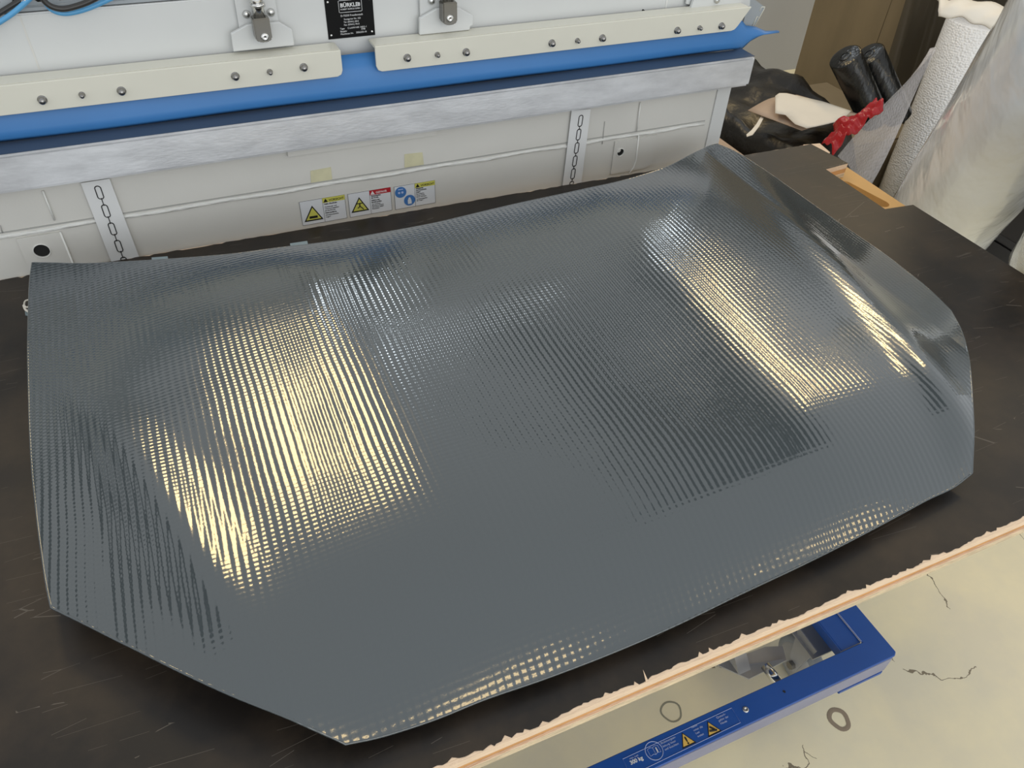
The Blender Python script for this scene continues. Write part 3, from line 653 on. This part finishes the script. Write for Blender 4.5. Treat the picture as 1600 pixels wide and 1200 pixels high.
# underside shell, slightly inset, and rolled rim
bm = bmesh.new()
iu = list(range(0, NU, 7)) + [NU-1]; jv = list(range(0, NV, 7)) + [NV-1]
c0 = G.mean(axis=(0, 1))
def ins(i, j):
    q = G[i, j] + (c0 - G[i, j]) * .006
    return (q[0], q[1], ZT + max(Z_[i, j] - .0045, .002))
VV = [[bm.verts.new(ins(i, j)) for j in jv] for i in iu]
for i in range(len(iu)-1):
    for j in range(len(jv)-1): bm.faces.new((VV[i][j], VV[i][j+1], VV[i+1][j+1], VV[i+1][j]))
link('underside', bm, UNDER, hd_, True, keep=True)
rim = [(i, 0) for i in range(0, NU-1, 3)] + [(NU-1, j) for j in range(0, NV-1, 3)] + [(i, NV-1) for i in range(NU-1, 0, -3)] + [(0, j) for j in range(NV-1, 0, -3)]
link('rim', tube_bm([(G[i, j, 0], G[i, j, 1], ZT + Z_[i, j] - .0015) for i, j in rim], .0018, 8, True), HOOD, hd_, True)
TEAL = mat('teal_film_tab', (.10, .42, .36), .3)
TABG = mat('pale_green_tab', (.22, .28, .30), .3)
def tab(name, poly, m, lbl):
    link(name, prism_bm(poly, (0, 0, .0008)), m, hd_)['label'] = lbl
tab('film_tab', [(-0.2659, 0.7641, 0.8860), (-0.2589, 0.7644, 0.8860), (-0.2567, 0.7373, 0.8860), (-0.2629, 0.7337, 0.8860)], TEAL, 'teal film tab on the left edge')
tab('film_tab', [(-0.0864, 1.1993, 0.9350), (-0.0623, 1.1944, 0.9350), (-0.0619, 1.1783, 0.9350), (-0.0867, 1.1835, 0.9350)], TABG, 'pale tab on the rear edge, left')
tab('film_tab', [(0.1292, 1.1593, 0.9390), (0.1578, 1.1574, 0.9390), (0.1567, 1.1429, 0.9390), (0.1284, 1.1448, 0.9390)], TABG, 'pale tab on the rear edge, middle')
# small white clip beside the hood
cl = thing('clip', 'small white clip with grey tape at the left edge of the hood', 'clip')
link('loop', tube_bm(catmull([(-0.2902, 1.2661, 0.8580), (-0.2979, 1.2651, 0.8580), (-0.2996, 1.2544, 0.8580), (-0.2965, 1.2457, 0.8580), (-0.2900, 1.2470, 0.8580)], 14), .0014, 6), PAPER, cl, True)
link('hook', tube_bm(catmull([(-0.3012, 1.2560, 0.8560), (-0.2981, 1.2417, 0.8560), (-0.2913, 1.2317, 0.8560)], 8), .0020, 6), PAPER, cl, True)
link('tape_scrap', prism_bm([(-0.3010, 1.2450, 0.8505), (-0.2906, 1.2467, 0.8505), (-0.2913, 1.2265, 0.8505), (-0.2998, 1.2334, 0.8505)], (0, 0, .0008)), TABG, cl)

# ------------------------------------------------------------------ scissor lift table under the board
lt_ = thing('lift_table', 'blue mobile lift table carrying the dark board above the cream floor', 'lift table')
BZ = .22
x1 = 1.088; yA = .385; yB = .434
bm = prism_bm([(-.9, yA, BZ), (x1 - .008, yA, BZ), (x1, yA + .006, BZ), (x1, .95, BZ), (x1 - .050, .95, BZ), (x1 - .050, yB, BZ), (-.9, yB, BZ)], (0, 0, -.005))
bmesh.ops.bevel(bm, geom=bm.edges[:], offset=.0015, segments=1, affect='EDGES'); link('base_frame', bm, LBLUE, lt_)
bm = box_bm((-.9, yA - .001, BZ - .056), (x1 - .012, yA + .004, BZ - .004), .0012); link('front_skirt', bm, mat('reflection_tinted_blue', (.26, .27, .38), .45, var=.12), lt_)['label'] = 'front skirt with reflected light in its grey blue colour'  # blue skirt made lighter and greyer: its reflection is painted into the colour
box('skirt_foot', (x1 - .13, yA - .002, BZ - .068), (x1 - .016, yA + .02, BZ - .0565), LBLUE, lt_, bev=.001)
box('inner_flange', (x1 - .099, yB + .003, BZ - .012), (x1 - .0495, .95, BZ - .0052), LBLUE, lt_)
box('inner_web', (x1 - .102, yB + .003, BZ - .030), (x1 - .099, .95, BZ - .006), LBLUE, lt_)
ribbon('weld_line', [(x1 - .0505, yB + .002, BZ + .0003), (x1 - .0505, .60, BZ + .0003)], .0004, LINE, lt_)
box('end_rail', (x1 - .005, yA + .006, BZ - .05), (x1, .95, BZ - .004), LBLUE, lt_)
link('frame_bore', cyl_bm((0.8187, 0.4107, 0.2199), (0.8183, 0.4105, 0.2206), .0030, n=14), BLACKHOLE, lt_)
link('frame_bore', cyl_bm((0.6969, 0.4177, 0.2199), (0.6966, 0.4175, 0.2204), .0001, n=6), BLACKHOLE, lt_)
q = Vector((0.7272, 0.4104, 0.2200)); link('frame_bolt', lathe_bm(q, (0, 0, 1), [(0, .0062), (.0016, .006), (.0028, .0045), (.0028, .0025), (.001, .002), (.001, 0)], 16), ZINC, lt_, True)
# castor
cw = thing('castor', None, None); cw.parent = lt_; wc = Vector((.992, .500, .08))
wx = wc.x; wy = wc.y
link('wheel', lathe_bm((wx - .016, wy, .0625), (1, 0, 0), [(0, .030), (.0, .052), (.003, .060), (.008, .0625), (.024, .0625), (.029, .060), (.032, .052), (.032, .030), (.03, 0)], 32), TYRE, cw, True)
link('wheel_disc', lathe_bm((wx - .019, wy, .0625), (1, 0, 0), [(0, .012), (.0, .020), (.002, .046), (.004, .048)], 32), GREYP, cw, True)
link('fork', prism_bm([(wx - .024, wy - .03, .17), (wx - .024, wy + .03, .17), (wx - .024, wy + .012, .055), (wx - .024, wy - .012, .055)], (.003, 0, 0)), GREYP, cw)
link('axle_nut', cyl_bm((wx - .034, wy, .0625), (wx - .024, wy, .0625), .010, n=6), STEEL, cw)
box('fork_top', (wx - .03, wy - .035, .145), (wx + .03, wy + .035, .15), GREYP, cw)
# scissor arms and platform (mostly hidden below the board)
for sx in (.10, .80):
    link('scissor_arm', prism_bm([(sx, .50, .14), (sx, .56, .14), (sx, 1.16, .74), (sx, 1.10, .74)], (.03, 0, 0)), GREYP, lt_)
    link('scissor_arm', prism_bm([(sx - .034, 1.10, .14), (sx - .034, 1.16, .14), (sx - .034, .56, .74), (sx - .034, .50, .74)], (.03, 0, 0)), GREYP, lt_)
box('platform', (-.6, .46, .745), (1.02, 1.22, .8140), LBLUE, lt_, bev=.002)
box('base_frame', (-.9, 1.15, .165), (x1, 1.20, BZ), LBLUE, lt_)
# hydraulic part glimpsed between board and frame
link('foot_plate', prism_bm([(0.7788, 0.5421, 0.1200), (0.9007, 0.5365, 0.1200), (0.9370, 0.5232, 0.1200), (0.9237, 0.4933, 0.1200), (0.8234, 0.4897, 0.1200)], (0, 0, .004)), GREYP, lt_)
link('cross_rod', cyl_bm((0.8588, 0.4921, 0.1500), (0.8602, 0.4493, 0.1500), .011, n=16), CHROME, lt_, True)
link('foot_gusset', prism_bm([(0.8132, 0.5225, 0.1240), (0.9184, 0.4948, 0.1240), (0.9027, 0.4864, 0.1500)], (0, .003, 0)), GREYP, lt_)
# label strip on the frame
LZ_ = BZ + .0002
stp = thing('instruction_label', None, None); stp.parent = lt_; stp['label'] = 'blue label strip with book sign, load rating and two amber triangles'
fr = [(0.4639, 0.4216, 0.2206), (0.7040, 0.4237, 0.2206), (0.7029, 0.3937, 0.2206), (0.4623, 0.3912, 0.2206)]
link('label_outline', tube_bm(fr, .0004, 4, True), LINE, stp)
def ft(px): return Vector(px)
def fl_text(body, at, size, m=LINE, bold=0): text_mesh('lettering', body, size*1.2, Matrix.Translation(Vector(at)) @ Matrix.Rotation(0, 4, 'Z'), m, stp, bold=bold)
fl_text('300 kg', (0.4728, 0.4070, 0.2205), .0080, PRINTW, .0003)
fl_text('max. Last', (0.4752, 0.4157, 0.2205), .0040)
for k, (at_, rows) in enumerate((((0.5425, 0.4171, 0.2205), ('Bedienungsan-', 'leitung lesen', 'und beachten')), ((0.6115, 0.4201, 0.2205), ('Nicht', 'unter die', 'Last', 'treten')), ((0.6656, 0.4171, 0.2205), ('Quetsch-', 'gefahr der', 'Hände')))):
    for j, s_ in enumerate(rows): fl_text(s_, (at_[0] + .0004*j, at_[1] + .000 - .0062*j, at_[2]), .0046)
bc = Vector((0.5244, 0.4123, 0.2205))
link('book_sign', tube_bm([bc + Vector((.0165*math.cos(2*PI*i/28), .0165*math.sin(2*PI*i/28), 0)) for i in range(28)], .0007, 4, True), LINE, stp)
bk = bmesh.new()
for s_ in (-1, 1):
    merge(bk, tube_bm([bc + Vector(q)*1.4 for q in ((0, -.005, 0), (s_*.003, -.0035, 0), (s_*.0078, -.0045, 0), (s_*.0078, .0045, 0), (s_*.003, .0055, 0), (0, .004, 0))], .0004, 4))
merge(bk, tube_bm([bc + Vector((0, -.007, 0)), bc + Vector((0, .0056, 0))], .0004, 4))
link('book_symbol', bk, LINE, stp)
text_mesh('lettering', 'i', .012, Matrix.Translation(bc + Vector((.0042, -.0040, .0002))), PRINTW, stp, bold=.0006)
for k, c_ in enumerate(((0.5898, 0.4063, 0.2203), (0.6462, 0.4058, 0.2203))):
    c_ = Vector(c_); s_ = .0300
    def tr(sc, dz): return [c_ + Vector((-s_*sc/2, -s_*sc*.38, dz)), c_ + Vector((s_*sc/2, -s_*sc*.38, dz)), c_ + Vector((0, s_*sc*.48, dz))]
    link('warning_triangle', prism_bm(tr(1, 0), (0, 0, .0003)), PRINTK, stp)
    link('triangle_field', prism_bm(tr(.80, .0004), (0, 0, .0003)), YEL2, stp)
    if k == 0:
        text_mesh('lettering', '!', .0190, Matrix.Translation(c_ + Vector((-.0024, -.0080, .0008))), PRINTK, stp, bold=.0007)
    else:
        bm = cyl_bm(c_ + Vector((-.007, -.003, .0008)), c_ + Vector((.007, -.0065, .0008)), .0020, n=8); merge(bm, cyl_bm(c_ + Vector((-.003, .004, .0008)), c_ + Vector((.004, -.004, .0008)), .0018, n=8))
        link('hand_symbol', bm, PRINTK, stp)

# ring stains on the floor
STAIN = mat('brown_stain', (.27, .21, .15), .7)
STAIN2 = mat('faint_stain', (.30, .28, .20), .7)
def ring(px, rx, ry, r, m, lbl):
    c_ = Vector(px); pts = []
    for i in range(26):
        a_ = 2*PI*i/26; pts.append(c_ + Vector((rx*math.cos(a_)*(1 + .08*math.sin(3*a_)), ry*math.sin(a_), 0)))
    bm = tube_bm(pts, r, 6, True)
    for v in bm.verts: v.co.z = .0003 + max(v.co.z, 0) * .12
    o = link('ring_stain', bm, m); tag(o, lbl, 'stain')
ring((1.0176, 0.3763, 0.0000), .019, .022, .0055, STAIN, 'brown oval ring stain on the floor in front of the lift table')
ring((0.6844, 0.5331, 0.0000), .022, .022, .0022, STAIN2, 'faint thin ring stain on the floor between board and blue frame')

# ------------------------------------------------------------------ things on the right
# cardboard panel standing parallel to the aisle
cbp = thing('corrugated_cardboard', 'tall brown cardboard panel standing behind the bubble wrap roll', 'cardboard')
link('sheet', prism_bm([(2.98, 3.06, .0), (2.98, 1.30, .0), (2.98, 1.30, 1.7), (2.98, 3.06, 1.7)], (.012, 0, 0)), CARD, cbp)
ribbon('crease', [(2.979, 2.62, .3), (2.979, 2.60, 1.6)], .0012, CARD, cbp)
tb = thing('cardboard_box', 'low tan cardboard box under the black bag and black tubes', 'box')
def openbox(lo, hi, m, par):
    t_ = .006
    box('side', (lo[0], lo[1], lo[2]), (lo[0]+t_, hi[1], hi[2]), m, par); box('side', (hi[0]-t_, lo[1], lo[2]), (hi[0], hi[1], hi[2]), m, par)
    box('side', (lo[0]+t_, lo[1], lo[2]), (hi[0]-t_, lo[1]+t_, hi[2]), m, par); box('side', (lo[0]+t_, hi[1]-t_, lo[2]), (hi[0]-t_, hi[1], hi[2]), m, par)
    box('base', (lo[0]+t_, lo[1]+t_, lo[2]), (hi[0]-t_, hi[1]-t_, lo[2]+t_), m, par)
box('side', (2.46, 2.14, .0), (2.88, 2.75, .30), CARD2, tb, bev=.004)
link('flap', prism_bm([(2.455, 2.15, .302), (2.885, 2.15, .302), (2.885, 2.74, .302), (2.455, 2.74, .302)], (0, 0, .005)), CARD2, tb)
sb = thing('carton', 'brown carton edge between the press and the black bag', 'box')
box('shell', (1.20, 1.50, 0), (1.79, 2.2, .46), CARD2, sb, bev=.004)
box('lid_flap', (1.20, 1.495, .4605), (1.79, 2.2, .466), CARD3, sb)

# black rubbish bag : lumpy draped sheet
def lumpy(name, lo, hi, zfun, m, par=None, n=34):
    rows = []
    for i in range(n):
        row = []
        for j in range(n):
            u, v_ = i/(n-1), j/(n-1); x = lo[0] + (hi[0]-lo[0])*u; y = lo[1] + (hi[1]-lo[1])*v_
            row.append((x, y, zfun(u, v_, x, y)))
        rows.append(row)
    return link(name, sheet_bm(rows), m, par, True)
def bagz(u, v_, x, y):
    e = min(min(u, 1-u, v_, 1-v_) * 2, max(0, ((y - 1.66) - (x - 2.12)) * .9))
    return .02 + .49 * min(1, (e/.22))**.35 + .012*math.sin(9*x + 5*y) + .012*math.sin(17*y - 6*x) + .008*math.sin(31*x + 13*y) + .006*math.sin(43*y - 21*x)
bag = lumpy('rubbish_bag', (1.80, 1.66, 0), (2.40, 2.84, 0), bagz, BAG)
solidify(bag, .003, -1)
tag(bag, 'big crumpled black plastic bag behind the far right board corner', 'bag')
# kraft paper and white paper on the bag
def flatpoly(name, pts, m, lbl, cat, sag=.012):
    c_ = sum((Vector(q) for q in pts), Vector()) / len(pts)
    bm = bmesh.new(); vs = [bm.verts.new(q) for q in pts]
    f = bm.faces.new(vs)
    bmesh.ops.triangulate(bm, faces=[f]); bmesh.ops.subdivide_edges(bm, edges=bm.edges[:], cuts=3, use_grid_fill=True)
    for v in bm.verts: v.co.z += sag * math.sin(v.co.x*14 + v.co.y*9)
    o = link(name, bm, m, None, True); solidify(o, .002, 0); tag(o, lbl, cat); return o
flatpoly('kraft_sheet', [(1.8155, 2.0297, 0.6000), (1.9212, 2.0579, 0.6000), (2.0848, 2.1003, 0.6000), (2.1443, 1.9851, 0.6000), (2.1658, 1.8639, 0.6000), (2.0239, 1.8458, 0.6000), (1.8992, 1.8453, 0.6000)], CARD3, 'pinkish kraft cardboard sheet lying on the black bag', 'cardboard')
flatpoly('paper_sheet', [(1.9148, 2.0247, 0.6250), (1.9424, 2.0389, 0.6250), (1.9688, 2.0304, 0.6250), (1.9987, 1.9916, 0.6250), (2.0452, 1.9308, 0.6250), (2.0817, 1.8357, 0.6250), (2.0161, 1.7988, 0.6250), (1.8868, 1.8160, 0.6250), (1.8697, 1.8528, 0.6250), (1.8767, 1.9143, 0.6250), (1.8531, 1.9384, 0.6250)], PAPER, 'torn white paper lying on the kraft sheet', 'paper')
st = link('tape_strip', prism_bm([(1.8479, 1.9949, 0.5850), (1.8465, 1.9789, 0.5850), (1.7894, 1.9281, 0.5850), (1.7283, 1.8813, 0.5850), (1.7009, 1.8754, 0.5850), (1.7078, 1.8882, 0.5850), (1.7455, 1.9114, 0.5850), (1.7937, 1.9478, 0.5850)], (0, 0, .002)), PAPER)
tag(st, 'narrow white strip hanging across the black bag', 'tape')
# two black film rolls
for a_, b_, lbl in (((2.1150, 1.9669, 0.7678), (2.3041, 1.9291, 0.5501), 'shiny black film roll leaning at the front of the pair'), ((2.2663, 2.0083, 0.7468), (2.4579, 1.9644, 0.5295), 'shiny black film roll leaning behind the other one')):
    a_, b_ = Vector(a_), Vector(b_); t = thing('film_roll', lbl, 'roll', 'black film rolls'); d_ = (b_ - a_); 
    link('winding', lathe_bm(a_, d_, [(0, 0), (.001, .046), (.004, .052), (d_.length*1.06, .050)], 28), TUBE, t, True)
    link('core', lathe_bm(a_ - d_.normalized()*.0015, d_, [(0, .014), (0, .020), (.004, .021)], 20), TUBE, t, True)
# red film
rp = [(1.7691, 1.6272, 0.6587), (1.7844, 1.6244, 0.6819), (1.7980, 1.6218, 0.7030), (1.7976, 1.6332, 0.7220), (1.8166, 1.6194, 0.7349), (1.8389, 1.6011, 0.7471), (1.8549, 1.5937, 0.7672), (1.8753, 1.5848, 0.7946)]
rq = [(1.7506, 1.5551, 0.6658), (1.7666, 1.5514, 0.6888), (1.7776, 1.5548, 0.7151), (1.7924, 1.5449, 0.7269), (1.8082, 1.5364, 0.7436), (1.8171, 1.5381, 0.7645), (1.8289, 1.5312, 0.7770), (1.8485, 1.5210, 0.8008)]
rp, rq = catmull(rp, 30), catmull(rq, 30); rows = []
for k, (a_, b_) in enumerate(zip(rp, rq)):
    rows.append([a_.lerp(b_, j/10) + Vector((0, 0, .016*math.sin(PI*j/10) + .006*math.sin(j*1.1 + k*.45) + .004*math.sin(k*1.3 - j*.8))) for j in range(11)])
rf = link('red_film', sheet_bm(rows), REDF, None, True); solidify(rf, .002, 0); tag(rf, 'crumpled glossy red plastic film beside the black bag', 'film')
# bubble wrap roll, standing
br = thing('bubble_wrap_roll', 'upright roll of white bubble wrap at the right of the board', 'roll')
bx, by, bt = 2.765, 2.005, .815
link('winding', lathe_bm((bx, by, 0), (0, 0, 1), [(0, .05), (0, .112), (.004, .116), (bt*.3, .117), (bt*.6, .115), (bt - .004, .116), (bt, .112), (bt, .04)], 48), BUB, br, True)
link('core', lathe_bm((bx, by, .002), (0, 0, 1), [(0, .038), (bt - .0, .038), (bt, .034), (.01, .034)], 24), CARD2, br, True)
# loose end: thin sheet leaving the roll
top = [(2.2675, 1.7600, 0.8493), (2.1826, 1.7200, 0.8205), (2.0614, 1.6767, 0.7672), (1.9144, 1.6192, 0.7036), (1.7707, 1.5456, 0.6610)]
bot = [(2.2959, 1.7812, 0.8276), (2.2480, 1.7443, 0.7646), (2.1708, 1.6894, 0.6703), (2.0806, 1.6359, 0.5663), (1.9873, 1.5891, 0.4815)]
top, bot = catmull(top, 24), catmull(bot, 24)
rows = [[a_.lerp(b_, j/10) + Vector((.010*math.sin(j*.9 + k*.2), .012*math.sin(PI*j/10), 0)) for j in range(11)] for k, (a_, b_) in enumerate(zip(top, bot))]
ls = link('loose_end', sheet_bm(rows), BUBS, br, True); ls['label'] = 'see-through single layer of bubble wrap'
# foam sheet folded over the roll top
ft_ = [(2.1417, 1.7187, 1.0083), (2.1591, 1.6978, 1.0110), (2.1800, 1.6734, 1.0178), (2.2109, 1.6337, 1.0212), (2.2411, 1.5910, 1.0188), (2.2720, 1.5453, 1.0156)]
fb_ = [(2.0847, 1.6493, 0.9856), (2.1107, 1.6193, 0.9939), (2.1313, 1.5919, 0.9934), (2.1518, 1.5607, 0.9855), (2.1734, 1.5293, 0.9828), (2.1960, 1.4972, 0.9838)]
ft_, fb_ = catmull(ft_, 24), catmull(fb_, 24)
rows = [[a_.lerp(b_, j/8) + Vector((-.012*math.sin(PI*j/8), -.012*math.sin(PI*j/8), .010*math.sin(PI*j/8) + .004*math.sin(k*.8 + j))) for j in range(9)] for k, (a_, b_) in enumerate(zip(ft_, fb_))]
fo = link('foam_sheet', sheet_bm(rows), FOAM, None, True); solidify(fo, .006, 1); tag(fo, 'cream foam sheet folded over the top of the bubble wrap roll', 'foam')

# large leaning rolls in clear film
def leaning_roll(p0, p1, r, m, name, lbl, n=64):
    t = thing(name, lbl, 'roll'); p0, p1 = Vector(p0), Vector(p1); d_ = p1 - p0; Ln = d_.length
    a, u, w2_ = frame(d_); bm = bmesh.new(); R = []
    K = 40
    for k in range(K + 1):
        row = []
        for i in range(n):
            an = 2*PI*i/n
            rr2 = r * (1 + .018*math.sin(3*an + 5*k/K) + .010*math.sin(7*an - 9*k/K) + .006*math.sin(13*an + 31*k/K))
            row.append(bm.verts.new(p0 + a*(Ln*k/K) + (u*math.cos(an) + w2_*math.sin(an))*rr2))
        R.append(row)
    for k in range(K):
        for i in range(n): bm.faces.new((R[k][i], R[k][(i+1) % n], R[k+1][(i+1) % n], R[k+1][i]))
    bm.faces.new(R[0][::-1]); bm.faces.new(R[-1])
    link('winding', bm, m, t, True)
    return t, a, u, w2_
leaning_roll((2.215, 1.515, .09), (1.57, .915, 1.32), .145, ROLL2, 'wrapped_roll', 'big leaning white roll in shiny clear film at the right edge')
leaning_roll((1.9000, 0.8817, 0.6621), (1.4996, 0.6584, 1.0624), .125, ROLL3, 'wrapped_roll', 'greyish film wrapped roll low at the right edge of the photo')
# dark crate behind the rolls
cr = thing('crate', 'black crate seen in the gap between the two wrapped rolls', 'crate')
box('crate_body', (2.44, .70, 0), (2.86, 1.66, .33), BLACKC, cr, bev=.01)
box('crate_rim', (2.43, .69, .33), (2.87, 1.67, .36), BLACKC, cr, bev=.004)
# smoky film hanging over the cardboard
rows = []
for k in range(20):
    z = .15 + 1.3*k/19; rows.append([(2.93 + .016*math.sin(j*1.3 + k*.15) + .012*math.sin(j*3.1), 2.47 - 1.1*j/40 + .10*(k/19), z) for j in range(41)])
df = link('hanging_film', sheet_bm(rows), DARKF, None, True); tag(df, 'dark see-through plastic film hanging in front of the cardboard panel', 'film')
